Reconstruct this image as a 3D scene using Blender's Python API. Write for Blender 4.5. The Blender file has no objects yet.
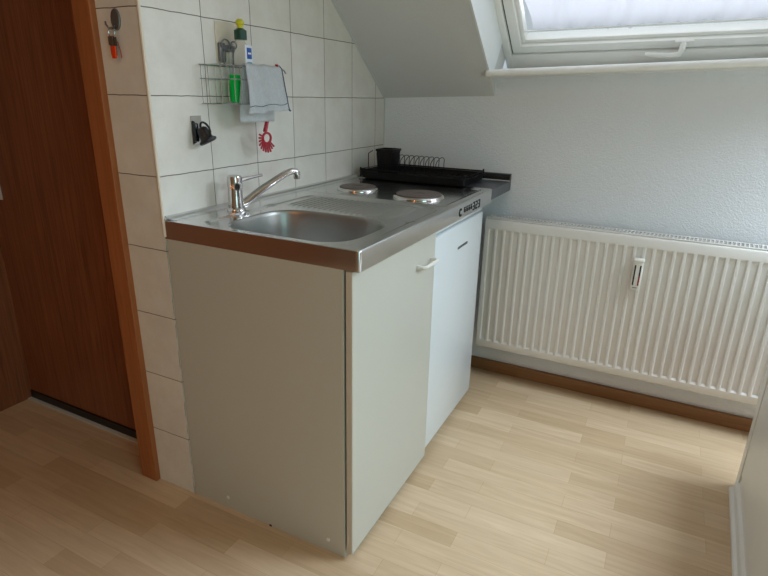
import bpy, bmesh, math, random
from mathutils import Vector, Matrix, Quaternion
random.seed(7)
S = bpy.context.scene
COL = S.collection
PI = math.pi

# ------------------------------------------------------------ camera, world, light, exposure
cam_data = bpy.data.cameras.new('camera')
cam = bpy.data.objects.new('camera', cam_data); COL.objects.link(cam)
cam.rotation_mode = 'XYZ'
cam.location = (-1.02098, -1.17360, 1.20937)
cam.rotation_euler = (math.radians(70.7406), math.radians(-1.09157), math.radians(-62.98078))
cam_data.sensor_fit = 'HORIZONTAL'; cam_data.sensor_width = 36.0
cam_data.lens = 550.418 / 768 * 36.0
cam_data.clip_start = 0.02
S.camera = cam

W = 1.2855                       # window wall plane
world = bpy.data.worlds.new('sky'); S.world = world; world.use_nodes = True
wn = world.node_tree.nodes; wl = world.node_tree.links; wn.clear()
wo = wn.new('ShaderNodeOutputWorld'); wb = wn.new('ShaderNodeBackground')
wb.inputs['Color'].default_value = (0.80, 0.92, 1.0, 1); wb.inputs['Strength'].default_value = 0.58
wl.new(wb.outputs[0], wo.inputs[0])

def area_light(name, loc, direction, sx, sy, power, color):
    l = bpy.data.lights.new(name, 'AREA'); l.shape = 'RECTANGLE'; l.size = sx; l.size_y = sy
    l.energy = power; l.color = color
    o = bpy.data.objects.new(name, l); COL.objects.link(o); o.location = loc
    o.rotation_mode = 'QUATERNION'; o.rotation_quaternion = Vector(direction).to_track_quat('-Z', 'Y')
    return o
# overcast daylight falling through the roof window
def slope_point(a, s_, w): return (W-.793*s_+.6096*w, -a, 1.2+.02*a+.6096*s_+.793*w)
area_light('roof_window_daylight', slope_point(1.07, .68, .262), (-0.6096, 0, -0.793), 1.02, 1.06, 7.0, (0.86, 0.90, 1.00))
# the same daylight through an assumed, unseen second roof window further along the slope
area_light('assumed_window_daylight', slope_point(2.32, .74, .262), (-0.6096, 0, -0.793), 0.96, 1.0, 68, (0.73, 0.86, 1.0))
# added, unseen fill lights: cool behind the camera, warm above the hall corner
area_light('rear_fill_light', (-1.7, -3.08, 1.25), (0.1, 1, -0.05), 1.2, 1.9, 21.5, (0.52, 0.90, 0.95))
area_light('warm_fill_light', (-1.9, -0.6, 2.36), (0, 0, -1), 0.35, 0.35, 8.0, (1.0, 0.34, 0.08))

S.view_settings.view_transform = 'Standard'; S.view_settings.look = 'None'
S.view_settings.gamma = 1.0; S.view_settings.use_curve_mapping = False
S.view_settings.exposure = 0.0

# ------------------------------------------------------------ materials
def srgb(r, g, b):
    f = lambda c: (c/255/12.92) if c/255 <= 0.04045 else ((c/255+0.055)/1.055)**2.4
    return (f(r), f(g), f(b), 1)
def new_mat(name):
    m = bpy.data.materials.new(name); m.use_nodes = True
    nt = m.node_tree; b = nt.nodes['Principled BSDF']
    return m, nt, b
def simple(name, col, rough=0.5, metal=0.0, noise=0.03, scale=30, bump=0.0, bscale=200, spec=0.5, **kw):
    m, nt, b = new_mat(name)
    tc = nt.nodes.new('ShaderNodeTexCoord')
    nz = nt.nodes.new('ShaderNodeTexNoise'); nz.inputs['Scale'].default_value = scale; nz.inputs['Detail'].default_value = 3
    nt.links.new(tc.outputs['Object'], nz.inputs['Vector'])
    mx = nt.nodes.new('ShaderNodeMix'); mx.data_type = 'RGBA'
    mx.inputs[6].default_value = tuple(max(0, c*(1-noise)) for c in col[:3])+(1,)
    mx.inputs[7].default_value = tuple(min(1, c*(1+noise)) for c in col[:3])+(1,)
    nt.links.new(nz.outputs['Fac'], mx.inputs[0]); nt.links.new(mx.outputs[2], b.inputs['Base Color'])
    b.inputs['Roughness'].default_value = rough; b.inputs['Metallic'].default_value = metal
    b.inputs['Specular IOR Level'].default_value = spec
    if bump:
        n2 = nt.nodes.new('ShaderNodeTexNoise'); n2.inputs['Scale'].default_value = bscale; n2.inputs['Detail'].default_value = 4
        nt.links.new(tc.outputs['Object'], n2.inputs['Vector'])
        bp = nt.nodes.new('ShaderNodeBump'); bp.inputs['Strength'].default_value = bump; bp.inputs['Distance'].default_value = 0.004
        nt.links.new(n2.outputs['Fac'], bp.inputs['Height']); nt.links.new(bp.outputs[0], b.inputs['Normal'])
    for k, v in kw.items():
        b.inputs[k.replace('_', ' ')].default_value = v
    return m
def tile_mat():
    m, nt, b = new_mat('ceramic_tiles')
    N = nt.nodes.new; L = nt.links.new
    tc = N('ShaderNodeTexCoord'); sp = N('ShaderNodeSeparateXYZ'); L(tc.outputs['Object'], sp.inputs[0])
    ad = N('ShaderNodeMath'); ad.operation = 'ADD'; L(sp.outputs['X'], ad.inputs[0]); L(sp.outputs['Y'], ad.inputs[1])
    cb = N('ShaderNodeCombineXYZ'); L(ad.outputs[0], cb.inputs['X']); L(sp.outputs['Z'], cb.inputs['Y'])
    # slightly wavy joint edges
    wz = N('ShaderNodeTexNoise'); wz.inputs['Scale'].default_value = 18; wz.inputs['Detail'].default_value = 3
    L(cb.outputs[0], wz.inputs['Vector'])
    sb = N('ShaderNodeVectorMath'); sb.operation = 'SUBTRACT'; sb.inputs[1].default_value = (.5, .5, .5); L(wz.outputs['Color'], sb.inputs[0])
    sc = N('ShaderNodeVectorMath'); sc.operation = 'SCALE'; sc.inputs['Scale'].default_value = 0.004; L(sb.outputs[0], sc.inputs[0])
    av = N('ShaderNodeVectorMath'); av.operation = 'ADD'; L(cb.outputs[0], av.inputs[0]); L(sc.outputs[0], av.inputs[1])
    off = N('ShaderNodeVectorMath'); off.operation = 'ADD'; off.inputs[1].default_value = (0.0008+4, 0.0012+4, 0); L(av.outputs[0], off.inputs[0])
    br = N('ShaderNodeTexBrick'); br.offset = 0; br.squash = 1
    br.inputs['Scale'].default_value = 1; br.inputs['Brick Width'].default_value = .2; br.inputs['Row Height'].default_value = .2
    br.inputs['Mortar Size'].default_value = 0.0013; br.inputs['Mortar Smooth'].default_value = 0.25
    br.inputs['Color1'].default_value = srgb(230, 226, 216); br.inputs['Color2'].default_value = srgb(237, 233, 225)
    br.inputs['Mortar'].default_value = srgb(112, 94, 78)
    L(off.outputs[0], br.inputs['Vector'])
    nz = N('ShaderNodeTexNoise'); nz.inputs['Scale'].default_value = 9; nz.inputs['Detail'].default_value = 6; nz.inputs['Roughness'].default_value = .65
    L(tc.outputs['Object'], nz.inputs['Vector'])
    rp = N('ShaderNodeValToRGB'); rp.color_ramp.elements[0].position = .35; rp.color_ramp.elements[1].position = .65
    rp.color_ramp.elements[0].color = (.90, .885, .87, 1); rp.color_ramp.elements[1].color = (1, 1, 1, 1)
    L(nz.outputs['Fac'], rp.inputs[0])
    mu = N('ShaderNodeMix'); mu.data_type = 'RGBA'; mu.blend_type = 'MULTIPLY'; mu.inputs[0].default_value = 1
    L(br.outputs['Color'], mu.inputs[6]); L(rp.outputs[0], mu.inputs[7]); L(mu.outputs[2], b.inputs['Base Color'])
    b.inputs['Roughness'].default_value = .38
    iv = N('ShaderNodeMath'); iv.operation = 'SUBTRACT'; iv.inputs[0].default_value = 1; L(br.outputs['Fac'], iv.inputs[1])
    bp = N('ShaderNodeBump'); bp.inputs['Strength'].default_value = .6; bp.inputs['Distance'].default_value = .002
    L(iv.outputs[0], bp.inputs['Height']); L(bp.outputs[0], b.inputs['Normal'])
    return m
def floor_mat():
    m, nt, b = new_mat('maple_laminate')
    N = nt.nodes.new; L = nt.links.new
    tc = N('ShaderNodeTexCoord'); mp = N('ShaderNodeMapping'); mp.inputs['Rotation'].default_value = (0, 0, PI/2)
    mp.inputs['Location'].default_value = (10, 10, 0)
    L(tc.outputs['Object'], mp.inputs[0])
    br = N('ShaderNodeTexBrick'); br.offset = .37; br.offset_frequency = 2; br.squash = 1
    br.inputs['Brick Width'].default_value = .40; br.inputs['Row Height'].default_value = .064
    br.inputs['Scale'].default_value = 1
    br.inputs['Mortar Size'].default_value = 0.0006; br.inputs['Mortar Smooth'].default_value = .5
    br.inputs['Color1'].default_value = srgb(203, 176, 140); br.inputs['Color2'].default_value = srgb(222, 199, 166)
    br.inputs['Mortar'].default_value = srgb(190, 160, 124)
    L(mp.outputs[0], br.inputs['Vector'])
    m2 = N('ShaderNodeMapping'); m2.inputs['Scale'].default_value = (22, 1.6, 1)
    L(tc.outputs['Object'], m2.inputs[0])
    nz = N('ShaderNodeTexNoise'); nz.inputs['Scale'].default_value = 3; nz.inputs['Detail'].default_value = 6; nz.inputs['Distortion'].default_value = .8
    L(m2.outputs[0], nz.inputs['Vector'])
    rp = N('ShaderNodeValToRGB'); rp.color_ramp.elements[0].position = .3; rp.color_ramp.elements[1].position = .7
    rp.color_ramp.elements[0].color = (.86, .83, .79, 1); rp.color_ramp.elements[1].color = (1.0, 1.0, 1.0, 1)
    L(nz.outputs['Fac'], rp.inputs[0])
    mu = N('ShaderNodeMix'); mu.data_type = 'RGBA'; mu.blend_type = 'MULTIPLY'; mu.inputs[0].default_value = 1
    L(br.outputs['Color'], mu.inputs[6]); L(rp.outputs[0], mu.inputs[7]); L(mu.outputs[2], b.inputs['Base Color'])
    b.inputs['Roughness'].default_value = .42
    return m
def wood_mat(name, c1, c2, rough=.45, scale=(30, 30, 1.6)):
    m, nt, b = new_mat(name)
    N = nt.nodes.new; L = nt.links.new
    tc = N('ShaderNodeTexCoord'); m2 = N('ShaderNodeMapping'); m2.inputs['Scale'].default_value = scale
    L(tc.outputs['Object'], m2.inputs[0])
    nz = N('ShaderNodeTexNoise'); nz.inputs['Scale'].default_value = 2; nz.inputs['Detail'].default_value = 8; nz.inputs['Distortion'].default_value = 1.2
    L(m2.outputs[0], nz.inputs['Vector'])
    rp = N('ShaderNodeValToRGB'); rp.color_ramp.elements[0].position = .3; rp.color_ramp.elements[1].position = .68
    rp.color_ramp.elements[0].color = c1; rp.color_ramp.elements[1].color = c2
    L(nz.outputs['Fac'], rp.inputs[0]); L(rp.outputs[0], b.inputs['Base Color'])
    b.inputs['Roughness'].default_value = rough
    return m
def woodchip_mat(name, col, bscale=120, strength=.55):
    m, nt, b = new_mat(name)
    N = nt.nodes.new; L = nt.links.new
    tc = N('ShaderNodeTexCoord')
    nz = N('ShaderNodeTexNoise'); nz.inputs['Scale'].default_value = bscale; nz.inputs['Detail'].default_value = 3; nz.inputs['Roughness'].default_value = .6
    L(tc.outputs['Object'], nz.inputs['Vector'])
    bp = N('ShaderNodeBump'); bp.inputs['Strength'].default_value = strength; bp.inputs['Distance'].default_value = .008
    L(nz.outputs['Fac'], bp.inputs['Height']); L(bp.outputs[0], b.inputs['Normal'])
    b.inputs['Base Color'].default_value = col; b.inputs['Roughness'].default_value = .85
    b.inputs['Specular IOR Level'].default_value = .2
    return m
def steel_mat(name, col, rough, bump=.05):
    m, nt, b = new_mat(name)
    N = nt.nodes.new; L = nt.links.new
    tc = N('ShaderNodeTexCoord'); m2 = N('ShaderNodeMapping'); m2.inputs['Scale'].default_value = (4, 260, 60)
    L(tc.outputs['Object'], m2.inputs[0])
    nz = N('ShaderNodeTexNoise'); nz.inputs['Scale'].default_value = 2; nz.inputs['Detail'].default_value = 4
    L(m2.outputs[0], nz.inputs['Vector'])
    n3 = N('ShaderNodeTexNoise'); n3.inputs['Scale'].default_value = 14; n3.inputs['Detail'].default_value = 4
    L(tc.outputs['Object'], n3.inputs['Vector'])
    mr = N('ShaderNodeMapRange'); mr.inputs['To Min'].default_value = rough*.96; mr.inputs['To Max'].default_value = rough*1.06
    L(n3.outputs['Fac'], mr.inputs['Value']); L(mr.outputs[0], b.inputs['Roughness'])
    bp = N('ShaderNodeBump'); bp.inputs['Strength'].default_value = bump; bp.inputs['Distance'].default_value = .002
    L(nz.outputs['Fac'], bp.inputs['Height']); L(bp.outputs[0], b.inputs['Normal'])
    b.inputs['Base Color'].default_value = col; b.inputs['Metallic'].default_value = 1
    return m

M = {}
M['tile'] = tile_mat()
M['floor'] = floor_mat()
M['door_wood'] = wood_mat('dark_door_veneer', srgb(108, 62, 36), srgb(146, 88, 54), .42, (40, 40, 1.5))
M['frame_wood'] = wood_mat('orange_brown_casing', srgb(150, 88, 46), srgb(172, 104, 58), .45, (30, 30, 1.2))
M['base_wood'] = wood_mat('brown_skirting', srgb(126, 88, 52), srgb(146, 104, 64), .45, (30, 1.5, 30))
M['wallpaper'] = woodchip_mat('woodchip_wallpaper', srgb(236, 240, 243), 170, .6)
M['ceiling'] = woodchip_mat('woodchip_ceiling', srgb(216, 217, 213), 110, .2)
M['plain_wall'] = woodchip_mat('beige_wall', srgb(150, 124, 98), 110, .4)
M['lining'] = simple('white_window_board', srgb(236, 240, 238), .35)
M['frame_white'] = simple('white_painted_frame', srgb(246, 246, 240), .32)
M['white_lam'] = simple('white_laminate', srgb(197, 196, 185), .38, noise=.015, scale=6)
M['panel_edge'] = simple('cream_edge_band', srgb(205, 196, 182), .4)
M['fridge'] = simple('white_enamel', srgb(222, 229, 232), .22, noise=.01)
M['handle_white'] = simple('white_plastic', srgb(235, 234, 226), .3)
M['radiator'] = simple('radiator_enamel', srgb(226, 223, 216), .35, noise=.01)
M['cab'] = simple('white_cabinet_foil', srgb(232, 232, 226), .35, noise=.035, scale=7)
M['black'] = simple('black_plastic', srgb(9, 9, 11), .5, spec=.25)
M['black_wire'] = simple('black_coated_wire', srgb(9, 9, 10), .4, spec=.3)
M['rubber'] = simple('black_rubber', srgb(14, 15, 18), .3)
M['dark_top'] = simple('slate_laminate', srgb(74, 76, 82), .38, noise=.15, scale=60)
M['steel'] = steel_mat('brushed_steel', (.70, .705, .71, 1), .19, 0)
M['bowl'] = steel_mat('satin_steel', (.38, .38, .36, 1), .38, 0)
M['chrome'] = steel_mat('chrome', (.62, .60, .58, 1), .09, 0)
M['wire'] = steel_mat('chromed_wire', (.5, .5, .5, 1), .25, 0)
M['iron'] = simple('cast_iron_plate', srgb(104, 92, 86), .45, metal=.2, noise=.12, scale=40)
M['brown_label'] = simple('grey_print', srgb(88, 90, 88), .5)
M['print_black'] = simple('black_print', srgb(22, 22, 22), .5)
M['sealant'] = simple('pale_sealant', srgb(206, 210, 206), .5)
M['edge_trim'] = simple('cream_edge_trim', srgb(232, 222, 206), .3)
M['towel'] = simple('grey_terry', srgb(240, 245, 247), .95, noise=.16, scale=160, bump=.5, bscale=500)
M['towel_hem'] = simple('blue_grey_hem', srgb(72, 86, 112), .9)
M['red'] = simple('red_plastic', srgb(176, 22, 44), .35)
M['orange'] = simple('orange_plastic', srgb(236, 70, 22), .4)
M['redtag'] = simple('red_ribbon', srgb(178, 62, 44), .5)
M['yellow'] = simple('yellow_cap', srgb(205, 200, 30), .35)
M['darkgreen'] = simple('dark_green_cap', srgb(12, 66, 50), .35)
M['blue'] = simple('blue_print', srgb(32, 84, 168), .4)
M['teal'] = simple('teal_print', srgb(60, 160, 170), .4)
M['label_white'] = simple('white_label', srgb(232, 236, 244), .4)
M['pad'] = simple('adhesive_pad', srgb(216, 204, 184), .3, noise=.06, scale=60)
M['grey_metal'] = simple('grey_hook_metal', srgb(120, 122, 122), .4, metal=.6)
M['brass'] = simple('dull_key_metal', srgb(104, 92, 80), .45, metal=.3)
M['greyhandle'] = simple('pale_door_lever', srgb(206, 196, 188), .35, metal=.2)
def glassy(name, col, rough, trans, ior=1.3, alpha=1):
    m, nt, b = new_mat(name)
    b.inputs['Base Color'].default_value = col; b.inputs['Roughness'].default_value = rough
    b.inputs['Transmission Weight'].default_value = trans; b.inputs['IOR'].default_value = ior
    b.inputs['Alpha'].default_value = alpha
    return m
M['clear'] = glassy('clear_bottle', srgb(240, 246, 250), .05, .95, 1.1, .30)
M['green_liquid'] = glassy('green_soap', srgb(12, 205, 84), .15, .15, 1.2)
# glass pane: thin see-through with a faint reflection
def pane_mat():
    m = bpy.data.materials.new('window_glass'); m.use_nodes = True; nt = m.node_tree; nt.nodes.clear()
    o = nt.nodes.new('ShaderNodeOutputMaterial'); mx = nt.nodes.new('ShaderNodeMixShader'); mx.inputs[0].default_value = .06
    t = nt.nodes.new('ShaderNodeBsdfTransparent'); g = nt.nodes.new('ShaderNodeBsdfGlossy'); g.inputs['Roughness'].default_value = .02
    nt.links.new(t.outputs[0], mx.inputs[1]); nt.links.new(g.outputs[0], mx.inputs[2]); nt.links.new(mx.outputs[0], o.inputs[0])
    return m
M['pane'] = pane_mat()
def curtain_mat():
    m = bpy.data.materials.new('sheer_white_curtain'); m.use_nodes = True; nt = m.node_tree; nt.nodes.clear()
    N = nt.nodes.new; L = nt.links.new
    o = N('ShaderNodeOutputMaterial'); a = N('ShaderNodeMixShader'); a.inputs[0].default_value = .10
    d = N('ShaderNodeBsdfDiffuse'); d.inputs['Color'].default_value = (.92, .92, .95, 1)
    t = N('ShaderNodeBsdfTranslucent'); t.inputs['Color'].default_value = (.60, .61, .65, 1)
    c = N('ShaderNodeMixShader'); c.inputs[0].default_value = .65
    tr = N('ShaderNodeBsdfTransparent')
    L(d.outputs[0], c.inputs[1]); L(t.outputs[0], c.inputs[2]); L(c.outputs[0], a.inputs[1]); L(tr.outputs[0], a.inputs[2]); L(a.outputs[0], o.inputs[0])
    return m
M['curtain'] = curtain_mat()

# ------------------------------------------------------------ mesh helpers
class MB:
    def __init__(self): self.bm = bmesh.new()
    def box(self, x0, x1, y0, y1, z0, z1, bev=0, seg=2):
        bm = self.bm
        n0 = len(bm.verts)
        vs = [bm.verts.new((x, y, z)) for x in (x0, x1) for y in (y0, y1) for z in (z0, z1)]
        q = [(0,1,3,2), (4,6,7,5), (0,4,5,1), (2,3,7,6), (0,2,6,4), (1,5,7,3)]
        fs = [bm.faces.new([vs[i] for i in f]) for f in q]
        if bev:
            es = list({e for f in fs for e in f.edges})
            bmesh.ops.bevel(bm, geom=es, offset=bev, segments=seg, profile=.5, affect='EDGES')
        return self
    def obox(self, M4, sx, sy, sz, bev=0):
        t = MB(); t.box(-sx/2, sx/2, -sy/2, sy/2, -sz/2, sz/2, bev)
        bmesh.ops.transform(t.bm, matrix=M4, verts=t.bm.verts); self.merge(t); return self
    def merge(self, t):
        me = bpy.data.meshes.new('tmp'); t.bm.to_mesh(me); self.bm.from_mesh(me); bpy.data.meshes.remove(me); t.bm.free()
    def tube(self, pts, r, n=10, cap=True, closed=False):
        bm = self.bm; pts = [Vector(p) for p in pts]; R_ = r if isinstance(r, (list, tuple)) else [r]*len(pts)
        rings = []; prev = None
        for i, p in enumerate(pts):
            if closed: t = (pts[(i+1) % len(pts)] - pts[i-1]).normalized()
            else: t = ((pts[i+1]-p) if i == 0 else (p-pts[i-1]) if i == len(pts)-1 else (pts[i+1]-pts[i-1])).normalized()
            if prev is None:
                a = Vector((0, 0, 1)) if abs(t.z) < .9 else Vector((1, 0, 0))
                u = t.cross(a).normalized()
            else:
                u = (prev - t*prev.dot(t)).normalized()
            prev = u; v = t.cross(u)
            rings.append([bm.verts.new(p + (u*math.cos(2*PI*k/n)+v*math.sin(2*PI*k/n))*R_[i]) for k in range(n)])
        m = len(rings)
        for i in range(m if closed else m-1):
            a, b_ = rings[i], rings[(i+1) % m]
            for k in range(n): bm.faces.new((a[k], a[(k+1) % n], b_[(k+1) % n], b_[k]))
        if cap and not closed:
            bm.faces.new(rings[0][::-1]); bm.faces.new(rings[-1])
        return self
    def lathe(self, prof, n=40, mat=None, sx=1, sy=1):
        bm = self.bm; rings = []
        mt = mat or Matrix()
        for (r, z) in prof:
            if r < 1e-6: rings.append([bm.verts.new(mt @ Vector((0, 0, z)))])
            else: rings.append([bm.verts.new(mt @ Vector((r*math.cos(2*PI*k/n)*sx, r*math.sin(2*PI*k/n)*sy, z))) for k in range(n)])
        for a, b_ in zip(rings, rings[1:]):
            for k in range(n):
                if len(a) == 1 and len(b_) == 1: continue
                if len(a) == 1: bm.faces.new((a[0], b_[k], b_[(k+1) % n]))
                elif len(b_) == 1: bm.faces.new((a[k], a[(k+1) % n], b_[0]))
                else: bm.faces.new((a[k], a[(k+1) % n], b_[(k+1) % n], b_[k]))
        return self
    def prism(self, poly, f0, f1):
        """poly: list of 2D points; f0/f1 map a 2D point to 3D for the two ends"""
        bm = self.bm
        a = [bm.verts.new(f0(*p)) for p in poly]; b_ = [bm.verts.new(f1(*p)) for p in poly]
        bm.faces.new(a[::-1]); bm.faces.new(b_)
        for i in range(len(poly)):
            j = (i+1) % len(poly); bm.faces.new((a[i], a[j], b_[j], b_[i]))
        return self
    def build(self, name, mat, parent=None, smooth=False, angle=35, origin=None):
        bmesh.ops.recalc_face_normals(self.bm, faces=self.bm.faces)
        me = bpy.data.meshes.new(name); self.bm.to_mesh(me); self.bm.free()
        me.materials.append(mat)
        if smooth:
            me.polygons.foreach_set('use_smooth', [True]*len(me.polygons))
            try: me.set_sharp_from_angle(angle=math.radians(angle))
            except Exception: pass
        o = bpy.data.objects.new(name, me); COL.objects.link(o)
        if parent is not None:
            o.parent = parent; o.matrix_parent_inverse = parent_inv(parent)
        return o
def parent_inv(p):
    return Matrix.Translation(p.location).inverted()
def empty(name, loc, label, cat, group=None):
    o = bpy.data.objects.new(name, None); COL.objects.link(o); o.location = loc; o.empty_display_size = .05
    o['label'] = label; o['category'] = cat
    if group: o['group'] = group
    return o
def tag(o, label, cat, group=None):
    o['label'] = label; o['category'] = cat
    if group: o['group'] = group
    return o
def struct(o): o['kind'] = 'structure'; return o

# ------------------------------------------------------------ slope coordinates: a along the wall, s up the slope, w outwards
SL = .034
def sp(a, s, w):
    return Vector((W - .793*s + .6096*w, -a, 1.2 + SL*a + .6096*s + .793*w))
def sbox(mb, a0, a1, s0, s1, w0, w1, bev=0):
    bm = mb.bm
    t = MB(); t.box(a0, a1, s0, s1, w0, w1, bev)
    for v in t.bm.verts: v.co = sp(*v.co)
    mb.merge(t); return mb

# ------------------------------------------------------------ structure
XB, YB, YL, ZC = -2.6, -3.2, 1.02, 2.4
mb = MB(); mb.box(XB-.1, W+.2, YB-.1, YL+.2, -.1, 0)
struct(mb.build('floor', M['floor']))
# tiled kitchen wall: both its long face (y=0) and its short end face (x=0) are tiled
s_top = (ZC-1.2)/.6096
poly = [(0, 0), (W+.12, 0), (W+.12, 1.2-.0922), (W, 1.2), (0, 1.2+.7687*W)]
mb = MB(); mb.prism(poly, lambda x, z: (x, 0, z), lambda x, z: (x, .16, z))
mb2 = mb
struct(mb2.build('wall_back', M['tile']))
# window wall (knee wall)
mb = MB(); mb.box(W, W+.22, -.5, .2, 0, 1.32); mb.prism([(-.5, 0), (-.5, 1.284), (-1.64, 1.284+.037*1.14), (-1.64, 0)], lambda y, z: (W, y, z), lambda y, z: (W+.22, y, z)); mb.box(W, W+.22, YB, -1.64, 0, 1.36)
struct(mb.build('wall_right', M['wallpaper']))
# sloped ceiling with the window opening, flat ceiling behind
mb = MB()
AL, AR, ST = .5, 1.64, 1.36
sbox(mb, 0, AL, 0, 1.97, 0, .2)
BL, BR = 1.75, 2.89
sbox(mb, AR, BL, 0, 1.97, 0, .2); sbox(mb, BR, 3.25, 0, 1.97, 0, .2); sbox(mb, BL, BR, 0, .12, 0, .2); sbox(mb, BL, BR, ST, 1.97, 0, .2)
sbox(mb, AL, AR, ST, 1.97, 0, .2)
struct(mb.build('ceiling', M['ceiling']))
mb = MB(); mb.box(XB-.1, -.2, YB-.1, YL+.2, ZC, ZC+.1); mb.box(-.2, .55, .0, YL+.2, ZC, ZC+.1)
struct(mb.build('ceiling_flat', M['ceiling']))
# wall behind the camera, wall on the other side
mb = MB(); mb.box(XB-.1, XB, YB-.1, YL+.2, 0, ZC)
struct(mb.build('wall_front', M['plain_wall']))
mb = MB(); mb.box(XB-.1, W+.2, YB-.1, YB, 0, ZC)
struct(mb.build('wall_near', M['plain_wall']))
mb = MB(); y0, y1 = YB, YB+.07
mb.box(-2.38, -2.31, y0, y1, 0, 2.27, .004); mb.box(-1.09, -1.02, y0, y1, 0, 2.27, .004); mb.box(-2.31, -1.09, y0, y1, 2.20, 2.27, .004); mb.box(-2.31, -1.09, y0, y1, 0, .09, .004)
struct(mb.build('rear_fill_frame', M['frame_white']))  # unseen frame added round the rear fill light; the wall is solid
# brown panelled wall left of the door
mb = MB(); mb.box(XB, .32, YL, YL+.1, 0, ZC)
struct(mb.build('wall_left', M['door_wood']))
# wall over and behind the door
mb = MB(); mb.box(.15, .32, .16, YL, 0, ZC); mb.box(.0, .15, .16, YL, 2.06, ZC)
struct(mb.build('wall_hall', M['plain_wall']))

# tile corner trim and sealant lines
mb = MB(); mb.tube([(.0005, .0005, .84), (.0005, .0005, 2.1)], .0045, 8)
struct(mb.build('trim_1', M['edge_trim'], smooth=True))
mb = MB(); mb.tube([(W-.002, -.002, .91), (W-.002, -.002, 1.198), (W-.793*1.9, -.003, 1.2+.6096*1.9)], .0038, 8)
struct(mb.build('trim_2', M['sealant'], smooth=True))
mb = MB(); mb.tube([(.0, -.003, .888), (1.25, -.003, .888)], .0045, 8)
struct(mb.build('trim_3', M['sealant'], smooth=True))
# skirting under the radiator
mb = MB(); mb.box(W-.018, W, -3.1, -.02, 0, .055, .004)
struct(mb.build('baseboard_right', M['base_wood']))

# door with casing in the left recess
casing = MB(); casing.box(-.018, .002, .150, .216, 0, 2.06, .003); casing.box(-.018, .002, .150, 1.02, 2.0, 2.07, .003)
casing = struct(casing.build('door_frame', M['frame_wood'])); casing.name = 'trim_4'
jamb = MB(); jamb.box(.0, .15, .16, .212, 0, 2.06)
struct(jamb.build('trim_5', M['frame_wood']))
dr = MB(); dr.box(.118, .145, .214, 1.018, .034, 2.04, .002)
door = struct(dr.build('door_1', M['door_wood']))
sw = MB(); sw.box(.112, .14, .214, 1.018, .002, .036, .002)
sw.build('draught_seal', M['rubber'], door)
hb = MB(); hb.box(.112, .118, .935, .965, .83, 1.03, .002); hb.tube([(.115, .95, .94), (.07, .95, .94), (.06, .94, .94), (.06, .895, .94), (.06, .845, .937)], .009, 12)
hb.build('door_handle', M['greyhandle'], door, smooth=True)
fl = MB(); fl.box(.098, .112, .216, 1.02, 0, .004); struct(fl.build('trim_6', M['sealant']))

# ------------------------------------------------------------ roof window
win = MB()
FW = .185
def spw(a, s, w): return Vector((W - .793*s + .6096*w, -a, 1.2 + .02*a + .6096*s + .793*w))
def wbox(mb, a0, a1, s0, s1, w0, w1, bev=0):
    t = MB(); t.box(a0, a1, s0, s1, w0, w1, bev)
    for v in t.bm.verts: v.co = spw(*v.co)
    mb.merge(t); return mb
wbox(win, AL, AL+.031, -.10, ST-.02, FW, FW+.07, .003); wbox(win, AR-.031, AR, -.10, ST-.02, FW, FW+.07, .003)
wbox(win, AL+.026, AR-.026, -.10, .025, FW+.001, FW+.07, .003); wbox(win, AL+.03, AR-.03, ST-.06, ST-.02, FW+.001, FW+.07, .003)
window = struct(win.build('window_1', M['frame_white'], smooth=True))
sa = MB()
A0, A1, S0, S1 = AL+.036, AR-.036, .031, ST-.066
def ring(mb, a0, a1, s0, s1, wd, w0, w1, bev=.003):
    wbox(mb, a0, a0+wd, s0, s1, w0, w1, bev); wbox(mb, a1-wd, a1, s0, s1, w0, w1, bev)
    wbox(mb, a0+wd*.8, a1-wd*.8, s0, s0+wd, w0+.0005, w1, bev); wbox(mb, a0+wd*.8, a1-wd*.8, s1-wd, s1, w0+.0005, w1, bev)
ring(sa, A0, A1, S0, S1, .038, FW+.004, FW+.06, .004)
ring(sa, A0+.036, A1-.036, S0+.036, S1-.036, .020, FW+.018, FW+.06, .007)
sa.build('sash_frame', M['frame_white'], window, smooth=True)
pn = MB(); wbox(pn, A0+.06, A1-.06, S0+.06, S1-.06, FW+.044, FW+.048)
pn.build('pane', M['pane'], window)
hd = MB()
hp = [spw(1.150, .062, FW-.002), spw(1.149, .058, FW-.026), spw(1.140, .044, FW-.036), spw(1.12, .042, FW-.038), spw(1.08, .044, FW-.036), spw(1.03, .045, FW-.032)]
hd.tube(hp, [.012, .010, .0095, .009, .008, .006], 12)
bmt = MB(); wbox(bmt, 1.122, 1.182, .050, .074, FW-.008, FW+.006, .004); hd.merge(bmt)
hd.build('window_handle', M['handle_white'], window, smooth=True)
# gap seal between frame and sash
gs = MB(); ring(gs, AL+.030, AR-.030, .024, ST-.06, .008, FW+.012, FW+.05, 0)
gs.build('gasket', M['rubber'], window)
w2 = MB(); ring(w2, BL, BR, .12, ST, .037, FW, FW+.07)  # frame of the assumed second roof window, out of view
window2 = struct(w2.build('window_2', M['frame_white'], smooth=True))
w2 = MB(); ring(w2, BL+.041, BR-.041, .165, ST-.045, .06, FW+.004, FW+.06); w2.build('sash_frame', M['frame_white'], window2, smooth=True)
w2 = MB(); wbox(w2, BL+.09, BR-.09, .21, ST-.09, FW+.044, FW+.048); w2.build('pane', M['pane'], window2)
# boards lining the recess
ln = MB()
sbox(ln, AL-.001, AL+.006, .10, ST, .0, FW+.03); sbox(ln, AR-.006, AR+.001, .10, ST, .0, FW+.03); sbox(ln, AL, AR, ST-.006, ST+.001, 0, FW+.03)
# lower triangle of the recess below the sill board (painted plaster)
struct(ln.build('window_lining', M['lining'])).name = 'trim_7'
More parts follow.
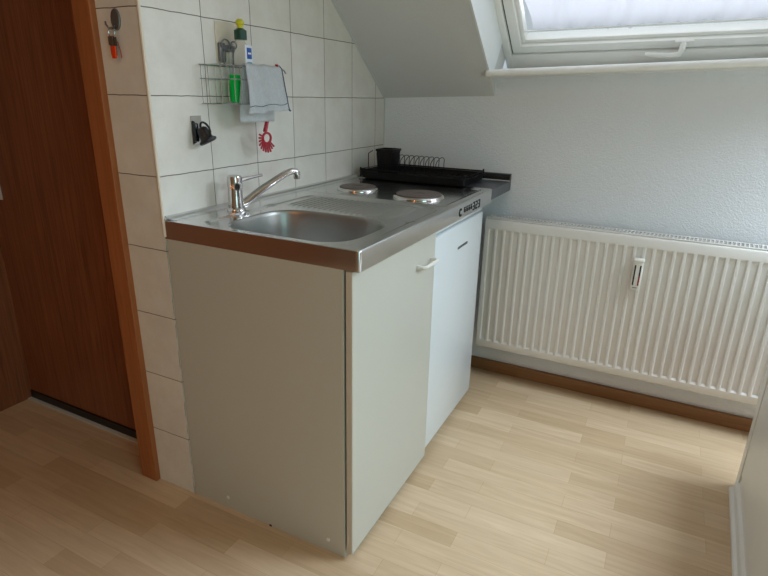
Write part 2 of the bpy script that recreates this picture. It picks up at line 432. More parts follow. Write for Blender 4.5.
# window board with rounded nose
sl = MB()
npts = []
XF, ZT, TH = 1.160, 1.2925, .028
prof = [(1.47, ZT-TH), (XF+.006, ZT-TH)]
for k in range(9):
    a = -PI/2 - k*PI/8
    prof.append((XF+.012 + math.cos(a)*.012, ZT-TH/2 + math.sin(a)*TH/2))
prof += [(1.47, ZT)]
sl.prism(prof, lambda x, z: (x, -AL+.006, z+.037*AL), lambda x, z: (x, -AR-.01, z+.037*AR))
struct(sl.build('window_sill', M['frame_white'], smooth=True, angle=50)).name = 'trim_8'
# curtain in front of the panes
cu = MB(); bm = cu.bm
NA, NS = 300, 40; grid = []
rnd = random.Random(3)
ph = [(rnd.uniform(8, 60), rnd.uniform(0, 6.28), rnd.uniform(.5, 1)) for _ in range(7)]
for i in range(NA+1):
    a = A0+.060 + (A1-A0-.120)*i/NA; col = []
    for j in range(NS+1):
        s = .128 + (S1-.06-.128)*j/NS
        drift = .03*math.sin(s*4+a*3)
        wv = sum(k*math.sin(f*(a+drift)*2.2+p) for f, p, k in ph)/7*.024
        edge = .004*math.sin(a*95+1)+.003*math.sin(a*231) if j == 0 else 0
        left = .028*math.exp(-((s-.16)/.12)**2)*max(0, 1-(i/NA)*12)
        col.append(bm.verts.new(spw(a+left, s+edge, FW+.026+wv)))
    grid.append(col)
for i in range(NA):
    for j in range(NS): bm.faces.new((grid[i][j], grid[i+1][j], grid[i+1][j+1], grid[i][j+1]))
cur = cu.build('curtain', M['curtain'], None, smooth=True, angle=180)
tag(cur, 'white sheer gathered curtain stretched over the roof window panes', 'curtain')
rod = MB(); rod.tube([spw(A0+.055, .136, FW+.016), spw(A1-.055, .136, FW+.016)], .003, 8)
hm = rod.build('curtain_rod', M['frame_white'], cur, smooth=True)

# ------------------------------------------------------------ steel sink worktop with hob
ZW = .885; L_ = 1.008
def sstep(e0, e1, x):
    t = min(1, max(0, (x-e0)/(e1-e0))); return t*t*(3-2*t)
def rrect(x, y, x0, x1, y0, y1, r):
    cx, cy = (x0+x1)/2, (y0+y1)/2; dx = abs(x-cx)-(x1-x0)/2+r; dy = abs(y-cy)-(y1-y0)/2+r
    return math.hypot(max(dx, 0), max(dy, 0)) + min(max(dx, dy), 0) - r
def hgt(x, y):
    z = ZW
    d = rrect(x, y, .022, .572, -.572, -.098, .06); z -= .0045*(1-sstep(-.008, .002, d))
    if .340 < x < .56:
        g = rrect(x, y, .356, .552, -.508, -.122, .03)
        if g < 0: z += .0042*(1-sstep(-.012, 0, g))*(.5+.5*math.cos(2*PI*(y+.508)/.0193+PI))
    d2 = rrect(x, y, .590, .978, -.576, -.052, .03); z += .003*math.exp(-(d2/.006)**2)
    z += .010*sstep(-.022, -.002, y)
    z += .0025*sstep(.996, 1.002, x)
    return z
top = empty('sink_worktop', (0, 0, ZW-.05), 'stainless steel worktop with sink, drainer and two hotplates on the white base units', 'kitchen worktop')
mb = MB(); bm = mb.bm
X0, Y0, XS = .004, -.596, .345
NX, NY = 130, 260
g = [[bm.verts.new((XS+(L_-XS)*i/NX, Y0+(0-Y0)*j/NY, hgt(XS+(L_-XS)*i/NX, Y0+(0-Y0)*j/NY))) for j in range(NY+1)] for i in range(NX+1)]
for i in range(NX):
    for j in range(NY): bm.faces.new((g[i][j], g[i+1][j], g[i+1][j+1], g[i][j+1]))
# annulus round the bowl
BX, BY, BA, BB, BE = .181, -.338, .149, .192, 3.6
def sup(th, k=1.0, da=0.0):
    c, s_ = math.cos(th), math.sin(th); a, b_ = BA+da, BB+da
    r = (abs(c/a)**BE+abs(s_/b_)**BE)**(-1/BE)*k
    return BX+r*c, BY+r*s_
def rectp(th):
    c, s_ = math.cos(th), math.sin(th); ts = []
    if c > 1e-9: ts.append((XS-BX)/c)
    if c < -1e-9: ts.append((X0-BX)/c)
    if s_ > 1e-9: ts.append((0-BY)/s_)
    if s_ < -1e-9: ts.append((Y0-BY)/s_)
    t = min(ts); return BX+t*c, BY+t*s_
ths = [2*PI*k/240 for k in range(240)] + [math.atan2(yy-BY, xx-BX) % (2*PI) for xx in (X0, XS) for yy in (Y0, 0)]
ths = sorted(set(round(t, 6) for t in ths)); n = len(ths)
rings = []
NR = 34
for r in range(NR+1):
    t = r/NR; row = []
    for th in ths:
        a = rectp(th); b_ = sup(th, 1, .004); x = a[0]+(b_[0]-a[0])*t; y = a[1]+(b_[1]-a[1])*t
        row.append(bm.verts.new((x, y, hgt(x, y))))
    rings.append(row)
for p, q in zip(rings, rings[1:]):
    for k in range(n): bm.faces.new((p[k], p[(k+1) % n], q[(k+1) % n], q[k]))
# rounded front and left aprons
fp = [(0, 0), (.0022, -.0006), (.0036, -.0020), (.004, -.004), (.004, -.050), (-.004, -.050)]
xs = [X0+(L_-X0)*i/160 for i in range(161)]
rows = [[bm.verts.new((x, Y0-o, hgt(x, Y0)+dz)) for x in xs] for o, dz in fp]
for p, q in zip(rows, rows[1:]):
    for k in range(160): bm.faces.new((p[k], p[k+1], q[k+1], q[k]))
ys = [Y0+(0-Y0)*i/80 for i in range(81)]
rows2 = [[bm.verts.new((X0-o, y, hgt(X0, y if y < -.03 else -.03)+dz)) for y in ys] for o, dz in fp]
for p, q in zip(rows2, rows2[1:]):
    for k in range(80): bm.faces.new((p[k], p[k+1], q[k+1], q[k]))
for a in range(5): bm.faces.new((rows[a][0], rows[a+1][0], rows2[a+1][0], rows2[a][0]))
mb.build('steel_top', M['steel'], top, smooth=True, angle=60)
# bowl
bw = MB(); bm = bw.bm; rings = []
prof = [(.004, 0), (.001, -.0015), (-.001, -.005), (-.003, -.012), (-.008, -.06), (-.014, -.115), (-.022, -.138), (-.036, -.150), (-.06, -.155)]
for da, dz in prof:
    rings.append([bm.verts.new((*sup(2*PI*k/120, 1, da), ZW-.0045+dz)) for k in range(120)])
for sc_, dz in ((.5, -.158), (.25, -.160)):
    rings.append([bm.verts.new((BX+(sup(2*PI*k/120, 1, -.06)[0]-BX)*sc_, BY+(sup(2*PI*k/120, 1, -.06)[1]-BY)*sc_, ZW-.0045+dz)) for k in range(120)])
for p, q in zip(rings, rings[1:]):
    for k in range(120): bm.faces.new((p[k], p[(k+1) % 120], q[(k+1) % 120], q[k]))
bm.faces.new(rings[-1])
bw.build('sink_bowl', M['bowl'], top, smooth=True, angle=80)
dn = MB(); dn.lathe([(0, .001), (.012, .001), (.014, .004), (.03, .004), (.034, .0015), (.035, 0)], 32, Matrix.Translation((BX, BY, ZW-.1625)))
dn.build('drain', M['chrome'], top, smooth=True)
def hotplate(cx, cy, r):
    base = MB(); T = Matrix.Translation((cx, cy, ZW))
    base.lathe([(r+.004, -.001), (r+.004, .003), (r+.001, .007), (r-.003, .009), (r-.006, .009), (r-.006, .004)], 56, T)
    h = base.build('hotplate_ring', M['chrome'], top, smooth=True, angle=50)
    pr = [(r-.0065, .003), (r-.0065, .0115), (r-.008, .0125)]
    rr = r-.012
    while rr > .03:
        pr += [(rr, .0125), (rr-.0012, .0119), (rr-.0024, .0125)]; rr -= .009
    pr += [(.024, .0125), (.020, .0105), (0, .0105)]
    pl = MB(); pl.lathe(pr, 56, T); pl.build('hotplate', M['iron'], top, smooth=True, angle=50)
hotplate(.735, -.178, .0725)
hotplate(.709, -.432, .085)
# printed control symbols on the front apron, two knobs scale marks
def mark(mb, x, z, w, h, th=.0006, y=-.6006): mb.box(x-w/2, x+w/2, y-.0006, y+.0006, z-h/2, z+h/2)
def ringmark(mb, cx, cz, r, nseg=12, w=.0035, h=.005, skip=()):
    for k in range(nseg):
        if k in skip: continue
        a = 2*PI*k/nseg; mark(mb, cx+r*math.cos(a), cz+r*math.sin(a), w, h)
ct = MB(); ringmark(ct, .664, .857, .0105, 12, .0062, .0060, (0, 1, 11)); ct.build('control_symbol', M['print_black'], top)
for k in range(4):
    ct = MB(); x = .706+k*.0225; mark(ct, x-.004, .860, .005, .017); mark(ct, x+.001, .867, .009, .004); mark(ct, x+.005, .856, .004, .011); ct.build('control_symbol', M['print_black'], top)
for k in range(3):
    ct = MB(); x = .800+k*.029
    mark(ct, x, .869, .017, .005); mark(ct, x, .857, .014, .005); mark(ct, x, .845, .017, .005); mark(ct, x+.007, .863, .005, .010); mark(ct, x-.006 if k == 1 else x+.007, .851, .005, .010)
    ct.build('control_symbol', M['print_black'], top)

# ------------------------------------------------------------ base cabinet
cab = empty('sink_cabinet', (0, -.28, 0), 'white base cabinet with one door under the steel sink', 'cabinet')
ZB = ZW-.049
mb = MB(); mb.box(.001, .019, -.5565, -.004, 0, ZB, .001)
mb.build('side_panel', M['white_lam'], cab)
mb = MB(); mb.box(.485, .503, -.555, -.004, 0, ZB); mb.box(.019, .485, -.555, -.01, .05, .066); mb.box(.019, .485, -.02, -.008, .066, ZB); mb.box(.019, .485, -.555, -.47, ZB-.018, ZB)
mb.build('carcass', M['white_lam'], cab)
mb = MB(); mb.box(.003, .506, -.5805, -.5635, .022, ZB-.004, .0012)
cd = mb.build('door', M['white_lam'], cab)
mb = MB(); mb.box(.001, .0032, -.5795, -.5635, .022, ZB-.004)
mb.build('edge_band', M['panel_edge'], cd)
mb = MB(); y = -.5805; xh0, xh1, zh = .372, .470, .748
mb.tube([(xh0, y+.001, zh), (xh0, y-.018, zh), (xh0+.008, y-.026, zh), ((xh0+xh1)/2, y-.027, zh), (xh1-.008, y-.026, zh), (xh1, y-.018, zh), (xh1, y+.001, zh)], .0052, 12)
mb.build('handle', M['handle_white'], cd, smooth=True)
mb = MB()
for (yy, zz) in ((-.142, .040), (-.503, .040)):
    mb = MB(); mb.lathe([(0, -.0015), (.005, -.0015), (.006, 0)], 16, Matrix.Translation((.001, yy, zz)) @ Matrix.Rotation(PI/2, 4, 'Y')); mb.build('screw_cover', M['handle_white'], cab)
mb = MB(); mb.box(-.0002, .004, -.306, -.298, .0, .006); mb.build('worn_notch', M['rubber'], cab)
mb = MB(); mb.box(.03, .485, -.50, -.488, 0, .05); mb.build('plinth', M['white_lam'], cab)

# ------------------------------------------------------------ fridge
fr = empty('fridge', (.75, -.28, 0), 'white built-under refrigerator below the hotplates beside the radiator', 'refrigerator')
mb = MB(); mb.box(.510, 1.000, -.535, -.02, .03, ZB-.001, .003)
mb.build('fridge_body', M['fridge'], fr)
mb = MB(); mb.box(.508, 1.002, -.575, -.537, .036, .802, .006, 3)
fd = mb.build('door', M['fridge'], fr, smooth=True)
mb = MB(); mb.box(.512, .998, -.572, -.537, .808, ZB-.002, .004)
mb.build('top_panel', M['fridge'], fr, smooth=True)
mb = MB(); mb.box(.732, .830, -.5772, -.5745, .714, .7225, .0008); mb.build('badge', M['brown_label'], fd)
mb = MB(); mb.box(.515, .998, -.5375, -.534, .034, .806); mb.build('door_seal', M['panel_edge'], fr)
for xx in (.535, .975):
    for yy in (-.51, -.06):
        mb = MB(); mb.lathe([(0, 0), (.016, 0), (.016, .008), (.009, .012), (.009, .032), (0, .032)], 16, Matrix.Translation((xx, yy, 0))); mb.build('foot', M['rubber'], fr)

# ------------------------------------------------------------ dark worktop extension with wall strip
ex = empty('worktop_extension', (1.15, -.3, ZW-.04), 'dark grey laminate worktop piece between steel top and window wall', 'worktop')
mb = MB(); mb.box(L_+.001, W-.001, -.600, -.006, ZW-.040, ZW, .0015); mb.build('board', M['dark_top'], ex)
mb = MB(); prof = [(W-.0005, ZW+.001), (W-.024, ZW+.001), (W-.026, ZW+.006), (W-.024, ZW+.014), (W-.014, ZW+.026), (W-.0005, ZW+.028)]
mb.prism(prof, lambda x, z: (x, -.600, z), lambda x, z: (x, -.008, z)); mb.build('wall_strip', M['rubber'], ex)
mb = MB(); mb.tube([(W-.027, -.600, ZW+.001), (W-.027, -.01, ZW+.001)], .0025, 8); mb.build('sealant_bead', M['sealant'], ex, smooth=True)
# batten under the extension on the wall
mb = MB(); mb.box(W-.02, W-.001, -.52, -.03, ZW-.075, ZW-.0405); mb.build('batten', M['panel_edge'], ex)

# ------------------------------------------------------------ faucet
fa = empty('faucet', (.196, -.068, ZW), 'chrome single-lever mixer tap standing behind the sink bowl', 'tap')
fx, fy = .207, -.070
z0 = hgt(fx, fy)
mb = MB(); mb.lathe([(0, 0), (.026, 0), (.027, .002), (.026, .006), (.0225, .009), (.021, .03), (.020, .060), (.0205, .068), (.0215, .070), (.0215, .094), (.020, .099), (.012, .1015), (0, .102)], 36, Matrix.Translation((fx, fy, z0)))
mb.build('body', M['chrome'], fa, smooth=True, angle=40)
tip = Vector((.388, -.158, .985))
b0 = Vector((fx+.010, fy-.005, z0+.016)); d = Vector((tip.x-fx, tip.y-fy, 0)).normalized()
mb = MB(); pts = [b0, b0+d*.02+Vector((0, 0, .006)), b0.lerp(tip, .33)+Vector((0, 0, .006)), b0.lerp(tip, .62)+Vector((0, 0, .010)), b0.lerp(tip, .80)+Vector((0, 0, .012)), b0.lerp(tip, .92)+Vector((0, 0, .008)), tip-d*.008+Vector((0, 0, .001)), tip+Vector((0, 0, -.002))]
mb.tube(pts, [.014, .013, .011, .0105, .010, .0095, .009, .0095], 16)
mb.build('spout', M['chrome'], fa, smooth=True, angle=60)
mb = MB(); mb.lathe([(0, -.022), (.0095, -.022), (.0105, -.02), (.0105, -.004), (.0100, .002), (0, .004)], 20, Matrix.Translation(tip+Vector((0, 0, -.001))))
mb.build('aerator', M['chrome'], fa, smooth=True)
mb = MB(); le = Vector((.308, -.088, z0+.092))
l0 = Vector((fx+.004, fy, z0+.084)); mb.tube([l0, l0+(le-l0)*.25, l0+(le-l0)*.6, le], [.008, .0065, .0045, .0045], 10)
mb.build('lever', M['chrome'], fa, smooth=True)
mb = MB(); mb.tube([(fx+.012, fy-.012, z0+.004), (fx+.018, fy-.016, z0+.010), (fx+.03, fy-.02, z0+.012)], .0035, 8); mb.build('stopper_knob', M['chrome'], fa, smooth=True)

# ------------------------------------------------------------ dish rack
rk = empty('dish_rack', (1.08, -.28, ZW+.0025), 'black wire dish rack in a black drip tray at the wall corner', 'dish rack')
def tray(x0, x1, y0, y1, z0, z1, th, fl):
    mb = MB(); bm = mb.bm
    def loop(ins, z, r):
        pts = []
        for cx, cy, a0 in ((x1-ins-r, y1-ins-r, 0), (x0+ins+r, y1-ins-r, 90), (x0+ins+r, y0+ins+r, 180), (x1-ins-r, y0+ins+r, 270)):
            for k in range(7):
                a = math.radians(a0+15*k); pts.append((cx+r*math.cos(a), cy+r*math.sin(a), z))
        return [bm.verts.new(p) for p in pts]
    loops = [loop(fl+.01, z0, .012), loop(fl, z0+.003, .018), loop(.004, z1-.003, .022), loop(0, z1, .024), loop(th, z1, .022), loop(fl+th, z0+.005, .016), loop(fl+.02, z0+.004, .01)]
    for p, q in zip(loops, loops[1:]):
        for k in range(len(p)): bm.faces.new((p[k], p[(k+1) % len(p)], q[(k+1) % len(p)], q[k]))
    bm.faces.new(loops[0][::-1]); bm.faces.new(loops[-1])
    return mb
ZT0 = ZW+.0040
tray(.962, 1.225, -.512, -.045, ZT0, ZT0+.030, .003, .012).build('drip_tray', M['black'], rk, smooth=True, angle=45)
fm = MB()
zr = ZT0+.036
rc = [(.975, -.055), (1.212, -.055), (1.212, -.500), (.975, -.500)]
fm.tube([(x, y, zr) for x, y in rc], .0028, 8, closed=True); fm.tube([(x, y, zr-.022) for x, y in rc], .0022, 8, closed=True)
for x, y in rc: fm.tube([(x, y, ZT0+.006), (x, y, zr+.008)], .0035, 8)
for k in range(18):
    y = -.075-k*.024; fm.tube([(.975, y, zr-.022), (1.212, y, zr-.022)], .0013, 6)
fm.tube([(1.062, -.055, zr-.021), (1.062, -.5, zr-.021)], .002, 6); fm.tube([(1.152, -.055, zr-.021), (1.152, -.5, zr-.021)], .002, 6)
fm.build('wire_frame', M['black_wire'], rk, smooth=True)
for k in range(10):
    y = -.146-k*.0225
    a = MB(); pts = [(1.062, y, zr-.021)]
    for q in range(11):
        t = PI-q*PI/10; pts.append((1.107+.045*math.cos(t), y-.006*math.sin(t), zr-.021+.050+.024*math.sin(t)))
    pts.append((1.152, y, zr-.021)); a.tube(pts, .0015, 6)
    a.build('plate_wire', M['black_wire'], rk, smooth=True)
# cutlery holder, square and tapering, open at the top
cp = MB(); bm = cp.bm
def sq(cx, cy, hx, hy, z, r=.006, tilt=0):
    pts = []
    for sx_, sy_, a0 in ((1, 1, 0), (-1, 1, 90), (-1, -1, 180), (1, -1, 270)):
        for k in range(4):
            a = math.radians(a0+30*k); x = cx+sx_*(hx-r)+r*math.cos(a); y = cy+sy_*(hy-r)+r*math.sin(a); pts.append(bm.verts.new((x, y, z+tilt*(x-cx))))
    return pts
cx, cy = 1.062, -.137
lp = [sq(cx, cy, .036, .029, ZT0+.006), sq(cx, cy, .042, .036, ZT0+.105), sq(cx, cy, .045, .039, ZT0+.108), sq(cx, cy, .045, .039, ZT0+.115), sq(cx, cy, .038, .033, ZT0+.115), sq(cx, cy, .032, .025, ZT0+.012)]
for p, q in zip(lp, lp[1:]):
    for k in range(16): bm.faces.new((p[k], p[(k+1) % 16], q[(k+1) % 16], q[k]))
bm.faces.new(lp[0][::-1]); bm.faces.new(lp[-1])
for k in range(6):
    y = cy-.028+k*.0112
    cp.tube([(cx-.0365, y*1.0, ZT0+.012), (cx-.0415, cy+(y-cy)*1.2, ZT0+.100)], .0012, 5)
cp.build('cutlery_holder', M['black'], rk, smooth=True, angle=40)
hk = MB(); hk.tube([(1.02, -.078, ZT0+.030), (1.02, -.066, ZT0+.040), (1.02, -.066, ZT0+.096), (1.02, -.086, ZT0+.108)], .0018, 6); hk.build('hanging_hook', M['black_wire'], rk, smooth=True)

# ------------------------------------------------------------ radiator
RY0, RY1, RZ0, RZ1, RX = -.535, -1.745, .156, .733, 1.185
rad = empty('radiator', (1.23, -1.14, RZ0), 'long white ribbed panel radiator on the wall under the window', 'radiator')
mb = MB(); bm = mb.bm
pitch = .0333; prof = []      # (distance, depth factor)
y = .016; n = int((RY0-RY1-.03)/pitch)
prof.append((0, 0))
for k in range(n):
    b0_ = .016+k*pitch
    prof += [(b0_, 0), (b0_+.004, 1), (b0_+.0215, 1), (b0_+.0255, 0)]
prof.append((RY0-RY1, 0))
zs = [(RZ0, 0, .010), (RZ0+.003, 0, .002), (RZ0+.008, 0, 0), (RZ0+.034, 0, 0), (RZ0+.042, 1, 0), (RZ1-.048, 1, 0), (RZ1-.038, 0, 0), (RZ1-.008, 0, 0), (RZ1-.002, 0, .003), (RZ1, 0, .008), (RZ1, 0, .014)]
rows = [[bm.verts.new((RX+f*d*.0075+o, RY0-dist, z)) for dist, d in prof] for z, f, o in zs]
for p, q in zip(rows, rows[1:]):
    for k in range(len(prof)-1): bm.faces.new((p[k], p[k+1], q[k+1], q[k]))
mb.build('front_panel', M['radiator'], rad, smooth=True, angle=30)
mb = MB(); mb.box(1.192, 1.20, RY1+.004, RY0-.004, RZ0+.004, RZ1-.004); mb.box(1.250, 1.262, RY1+.004, RY0-.004, RZ0, RZ1, .003)
k = 0; yy = RY0-.02
while yy > RY1+.02:
    mb.box(1.20, 1.25, yy-.001, yy+.001, RZ0+.03, RZ1-.03); yy -= .0333
mb.build('rear_panel', M['radiator'], rad)
for yy in (RY0, RY1+.0015):
    mb = MB(); mb.box(1.188, 1.264, yy-.0015, yy, RZ0+.03, RZ1+.006, .0005); mb.build('side_cover', M['radiator'], rad)
gr = MB(); zg = RZ1+.006
gr.box(1.192, 1.205, RY1, RY0, zg-.004, zg); gr.box(1.254, 1.266, RY1, RY0, zg-.004, zg); gr.box(1.192, 1.198, RY1, RY0, zg-.012, zg-.003)
yy = RY0-.003; 
while yy > RY1+.005:
    gr.prism([(1.204, yy), (1.255, yy-.005), (1.255, yy-.0085), (1.204, yy-.0035)], lambda x, y_: (x, y_, zg-.004), lambda x, y_: (x, y_, zg-.0003)); yy -= .0133
gr.build('top_grille', M['radiator'], rad)
dk = MB(); dk.box(1.202, 1.249, RY1+.006, RY0-.006, RZ0+.06, RZ0+.5); dk.build('dark_filler', M['brown_label'], rad)  # dark block inside, its colour stands in for shade in the grille slots
for yy in (-.75, -1.55):
    mb = MB(); mb.box(1.262, W, yy-.015, yy+.015, RZ0+.03, RZ1-.03); mb.build('wall_bracket', M['radiator'], rad)
# heat cost meter
hc = empty('heat_meter', (RX-.01, -1.135, .59), 'small white heat cost meter with two slots on the radiator front', 'meter')
yc = -1.136
mb = MB(); mb.box(RX-.020, RX-.001, yc-.0170, yc+.0170, .532, .650, .004, 3); mb.build('meter_body', M['handle_white'], hc, smooth=True)
mb = MB(); mb.box(RX-.026, RX-.002, yc-.019, yc+.019, .642, .656, .005, 3); mb.build('meter_cap', M['handle_white'], hc, smooth=True)
mb = MB(); mb.box(RX-.0212, RX-.0196, yc+.0065, yc+.0115, .552, .630); mb.build('slot', M['print_black'], hc)
mb = MB(); mb.box(RX-.0212, RX-.0196, yc-.0115, yc-.0065, .552, .630); sl2 = mb.build('slot', M['print_black'], hc)
mb = MB(); mb.box(RX-.0216, RX-.0204, yc-.0105, yc-.0075, .556, .590); mb.build('indicator_tube', M['red'], sl2)
mb = MB(); mb.box(RX-.0212, RX-.0196, yc-.008, yc+.008, .541, .544); mb.build('printed_line', M['brown_label'], hc)

# ------------------------------------------------------------ white cabinet at the right
wc = empty('white_cabinet', (.88, -1.545, 0), 'white cabinet with a moulded plinth at the right edge of the view', 'cabinet')
def wcb(mb, x0, x1, y0, y1, z0, z1, bev=0): mb.box(x0, x1, y0, y1, z0, z1, bev)
rot = Matrix.Translation((.88, -1.545, 0)) @ Matrix.Rotation(math.radians(-2.6), 4, 'Z') @ Matrix.Translation((-.88, 1.545, 0))
def wbuild(mb, name, mat, parent=wc):
    bmesh.ops.transform(mb.bm, matrix=rot, verts=mb.bm.verts); return mb.build(name, mat, parent)
CH = .50
mb = MB(); mb.box(.832, .883, -2.05, -1.549, 0, CH, .002); wbuild(mb, 'side_panel', M['cab'])
mb = MB(); mb.box(.00, .831, -2.05, -1.573, .07, CH-.02); wbuild(mb, 'carcass', M['cab'])
mb = MB(); mb.box(.00, .8265, -1.572, -1.551, .078, CH, .002); wbuild(mb, 'door', M['cab'])
mb = MB(); mb.box(-.02, .90, -2.06, -1.54, CH+.001, CH+.026, .003); wbuild(mb, 'top_board', M['cab'])
mb = MB(); mb.prism([(-1.60, 0), (-1.531, 0), (-1.531, .010), (-1.5335, .0135), (-1.541, .016), (-1.543, .022), (-1.543, .036), (-1.5455, .040), (-1.553, .044), (-1.555, .050), (-1.556, .066), (-1.60, .070)],
                     lambda y, z: (0, y, z), lambda y, z: (.846, y, z)); wbuild(mb, 'plinth_moulding', M['cab'])

# ------------------------------------------------------------ wall caddy, bottle, towel, brush
cy0, cy1 = -.012, -.082
cd_ = empty('wire_caddy', (.28, 0, 1.18), 'chrome wire sink caddy stuck to the tiled wall', 'caddy')
mb = MB(); mb.box(.246, .368, -.003, -.0005, 1.288, 1.395, .0008); mb.build('adhesive_pad', M['pad'], cd_)
mb = MB(); zt, zb_ = 1.279, 1.180; xa, xb = .166, .330
for z in (zt, zt-.035, zb_):
    mb.tube([(xa, cy0, z), (xb, cy0, z), (xb, cy1, z), (xa, cy1, z)], .0016 if z < zt else .0022, 6, closed=True)
for k in range(7):
    x = xa+.004+k*(xb-xa-.008)/6; mb.tube([(x, cy1, zt), (x, cy1, zb_), (x, cy0, zb_), (x, cy0, zt)], .0011, 6)
mb.build('basket', M['wire'], cd_, smooth=True)
mb = MB(); mb.tube([(xb-.06, cy1, zt), (.36, cy1-.002, zt+.001), (.418, cy1-.002, zt+.001), (.440, cy1-.003, zt-.003), (.448, cy1-.004, zt-.012)], .0024, 8)
mb.tube([(.432, cy1, zt-.001), (.425, cy0-.01, zt), (.33, cy0, zt)], .0018, 6); mb.build('towel_rail', M['wire'], cd_, smooth=True)
mb = MB(); mb.box(.250, .272, -.014, -.003, 1.290, 1.340, .003); mb.box(.272, .316, -.010, -.003, 1.318, 1.336, .003)
mb.tube([(.270+.016*math.cos(a), -.016, 1.335+.014*math.sin(a)) for a in [2*PI*k/18 for k in range(18)]], .0022, 8, closed=True)
mb.tube([(.305+.012*math.cos(a), -.014, 1.336+.010*math.sin(a)) for a in [2*PI*k/18 for k in range(18)]], .002, 8, closed=True)
for xh in (.262, .300): mb.tube([(xh, -.016, 1.325), (xh, -.014, 1.30), (xh, -.013, zt)], .0020, 8)
mb.build('hanger', M['grey_metal'], cd_, smooth=True)

bo = empty('dish_soap_bottle', (.283, -.046, 1.183), 'clear dish soap bottle half full of green liquid in the wire caddy', 'bottle')
bx, by = .293, -.041
def oval(prof): 
    m = MB(); m.lathe(prof, 36, Matrix.Translation((bx, by, 1.182)) @ Matrix.Rotation(math.radians(3), 4, 'Y'), 1, .56); return m
oval([(.0412, .0735), (.0405, .075), (.044, .110), (.043, .130), (.034, .150), (.018, .164), (.013, .168), (.012, .176), (0, .176)]).build('bottle_body', M['clear'], bo, smooth=True)
oval([(0, -.001), (.034, -.001), (.0405, .004), (.0424, .03), (.0412, .073), (0, .073)]).build('liquid', M['green_liquid'], bo, smooth=True)
mb = MB(); mb.lathe([(0, 0), (.0175, 0), (.0175, .024), (.013, .027), (.009, .030), (0, .030)], 24, Matrix.Translation((bx+.012, by, 1.350))); mb.build('cap', M['darkgreen'], bo, smooth=True)
mb = MB(); mb.lathe([(0, 0), (.008, 0), (.008, .008), (.012, .012), (.012, .018), (.007, .024), (0, .025)], 20, Matrix.Translation((bx+.012, by, 1.379))); mb.build('nozzle', M['yellow'], bo, smooth=True)
def patch(x0, x1, z0, z1, off, name, mat):
    m = MB(); bm = m.bm; N_ = 10; r = []
    for i in range(N_+1):
        x = x0+(x1-x0)*i/N_; t = max(0, 1-((x-bx-.006)/.0455)**2); yv = by-.0258*math.sqrt(t)-off
        r.append([bm.verts.new((x, yv, z)) for z in (z0, z1)])
    for i in range(N_): bm.faces.new((r[i][0], r[i+1][0], r[i+1][1], r[i][1]))
    return m.build(name, mat, bo)
lab = patch(.290, .326, 1.272, 1.336, .0006, 'label', M['label_white'])
patch(.296, .320, 1.300, 1.329, .0010, 'printed_mark', M['blue'])
patch(.296, .320, 1.280, 1.292, .0010, 'printed_mark', M['teal'])
patch(.300, .316, 1.312, 1.317, .0014, 'printed_letters', M['label_white'])

# towel folded over the rail
def towel():
    mb = MB(); bm = mb.bm
    yr = cy1-.002; xl0, xr0 = .262, .415
    NU, NV = 34, 46; g = []
    front = .138; back = .162; tot = front+back
    for i in range(NU+1):
        u = i/NU; col = []
        for j in range(NV+1):
            d = tot*j/NV - front       # <0 front side, >0 back side
            x0_ = xl0+(xr0-xl0)*u
            fold = .004*math.sin(u*9+1)*min(1, abs(d)/.08)+.0025*math.sin(u*23+j*.2)
            if abs(d) < .008:
                a = d/.008*PI/2; y = yr+.006*math.sin(a); z = zt+.0035+.006*math.cos(a)-.002
            elif d < 0:
                y = yr-.006-.010*min(1, -d/.1)-fold; z = zt+.0035+d+.008
            else:
                y = yr+.006+.010*min(1, d/.1)+fold*.5; z = zt+.0035-d+.008
            x = x0_+(.030*u*(-min(0, d)/front)**1.2 if d < 0 else -.010*(d/back)) - .014*(1-u)*(-min(d, 0)/front)
            if d < 0: z -= .010*u*(-d/front)*(-1) - .002*math.sin(u*14)
            col.append(bm.verts.new((x, y, z)))
        g.append(col)
    for i in range(NU):
        for j in range(NV): bm.faces.new((g[i][j], g[i+1][j], g[i+1][j+1], g[i][j+1]))
    right = [g[NU][j].co.copy() for j in range(0, 24)]
    bot = [g[i][3].co.copy() + Vector((0, -.0018, 0)) for i in range(NU+1)]
    bmesh.ops.solidify(bm, geom=list(bm.faces), thickness=.004)
    t = mb.build('dish_towel', M['towel'], None, smooth=True, angle=180)
    tag(t, 'light grey terry cloth with dark hem hanging over the caddy rail', 'towel')
    h = MB(); h.tube([p+Vector((.001, -.001, 0)) for p in right], .0016, 6); h.tube([right[0], right[0]+Vector((.004, -.002, -.006)), right[0]+Vector((.006, -.002, -.004))], .0022, 6)
    h.tube(bot, .0009, 6); h.build('hem', M['towel_hem'], t, smooth=True)
towel()
mb = MB(); mb.lathe([(0, 0), (.005, 0), (.005, .006), (0, .006)], 12, Matrix.Translation((.405, cy1-.004, zt+.006))); 
tag(mb.build('bead', M['red'], None, smooth=True), 'tiny dark red bead on top of the caddy rail', 'clip')

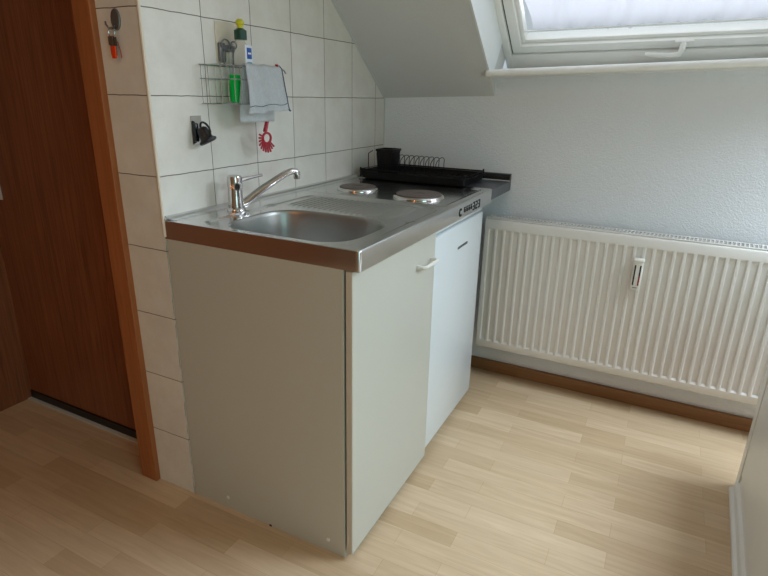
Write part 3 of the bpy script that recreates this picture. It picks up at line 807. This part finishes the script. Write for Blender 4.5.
# red scrubbing brush hanging below the towel
bru = empty('dish_brush', (.38, -.056, 1.07), 'red plastic dish brush with spread bristles hanging below the grey towel', 'brush')
mb = MB()
hx, hy = .385, -.056
mb.tube([(hx+.004, hy, 1.17), (hx+.003, hy, 1.15), (hx+.001, hy, 1.130), (hx-.012, hy, 1.098)], [.004, .0045, .006, .0065], 10); mb.build('handle', M['red'], bru, smooth=True)
mb = MB(); c0 = Vector((hx-.012, hy-.001, 1.092))
pts = [c0+Vector((.019*math.cos(a)+.006, 0, .0155*math.sin(a)-.013)) for a in [2*PI*k/28 for k in range(28)]]
mb.tube(pts, .0038, 8, closed=True); mb.build('head_ring', M['red'], bru, smooth=True)
for k in range(11):
    a = math.radians(160+k*15.5); p = c0+Vector((.019*math.cos(a)+.006, 0, .0155*math.sin(a)-.013)); dd = Vector((math.cos(a), -.15, math.sin(a)))
    mb = MB(); mb.tube([p, p+dd*.012, p+dd*(.026 if 2 < k < 9 else .021), p+dd*(.028 if 2 < k < 9 else .023)], [.0020, .0028, .0032, .0020], 8); mb.build('bristle_tuft', M['red'], bru, smooth=True)

# chrome hook plate with black rubber plug
hkp = empty('wall_hook', (.15, 0, 1.10), 'chrome adhesive hook plate on the tile left of the caddy', 'hook')
mb = MB(); mb.box(.128, .166, -.003, -.0005, 1.072, 1.148, .0008); mb.build('plate', M['chrome'], hkp)
mb = MB(); mb.tube([(.147, -.002, 1.105), (.147, -.012, 1.104), (.147, -.018, 1.108), (.147, -.019, 1.118)], .0025, 8); mb.build('peg', M['chrome'], hkp, smooth=True)
pg = empty('sink_plug', (.165, -.03, 1.09), 'black rubber sink plug hanging by its loop on the chrome hook', 'sink plug')
T = Matrix.Translation((.147, -.040, 1.084)) @ Matrix.Rotation(math.radians(-14), 4, 'Y') @ Matrix.Rotation(math.radians(-22), 4, 'X')
mb = MB(); mb.lathe([(0, 0), (.020, 0), (.0245, .003), (.0245, .008), (.020, .011), (.017, .014), (.016, .030), (.014, .040), (.009, .044), (0, .045)], 30, T @ Matrix.Translation((0, 0, -.006))); mb.build('stopper', M['rubber'], pg, smooth=True, angle=45)
mb = MB(); pts = [T @ Vector((.012+.014*math.cos(a), 0, .030+.019*math.sin(a))) for a in [2*PI*k/20 for k in range(20)]]; mb.tube(pts, .003, 8, closed=True); mb.build('loop', M['rubber'], pg, smooth=True)
mb = MB(); mb.box(.127, .140, -.018, -.0035, 1.080, 1.130, .004); mb.build('strap', M['rubber'], pg, smooth=True)

# keys on the end wall
kh = empty('key_hook', (0, .08, 1.37), 'grey oval adhesive hook high on the narrow end tiles', 'hook')
mb = MB(); mb.lathe([(0, 0), (.016, 0), (.0165, .002), (.015, .005), (0, .006)], 30, Matrix.Translation((-.0003, .081, 1.372)) @ Matrix.Rotation(-PI/2, 4, 'Y'), 1.5, .95); mb.build('hook_plate', M['grey_metal'], kh, smooth=True)
mb = MB(); mb.tube([(-.005, .084, 1.358), (-.012, .086, 1.350), (-.018, .089, 1.350), (-.020, .096, 1.360), (-.018, .099, 1.366)], .0022, 8); mb.build('peg', M['grey_metal'], kh, smooth=True)
ky = empty('key_bunch', (-.014, .09, 1.34), 'small bunch of keys with an orange tag hanging on the oval hook', 'keys')
mb = MB(); mb.tube([(-.013, .088+.011*math.cos(a), 1.342+.012*math.sin(a)) for a in [2*PI*k/20 for k in range(20)]], .0012, 6, closed=True); mb.build('key_ring', M['wire'], ky, smooth=True)
for j, (yy, zz) in enumerate(((.094, 1.328), (.084, 1.326))):
    mb = MB(); mb.box(-.015+.003*j, -.0135+.003*j, yy-.008, yy+.008, zz-.014, zz+.006, .0005); mb.box(-.015+.003*j, -.0135+.003*j, yy-.003, yy+.003, zz-.036, zz-.014); mb.build('key', M['brass'], ky)
mb = MB(); mb.box(-.019, -.014, .077, .092, 1.283, 1.312, .002); mb.build('orange_tag', M['orange'], ky)
mb = MB(); mb.tube([(-.010, .090, 1.335), (-.010, .074, 1.318), (-.010, .069, 1.300), (-.010, .067, 1.284)], .0012, 6); mb.build('red_ribbon', M['redtag'], ky, smooth=True)
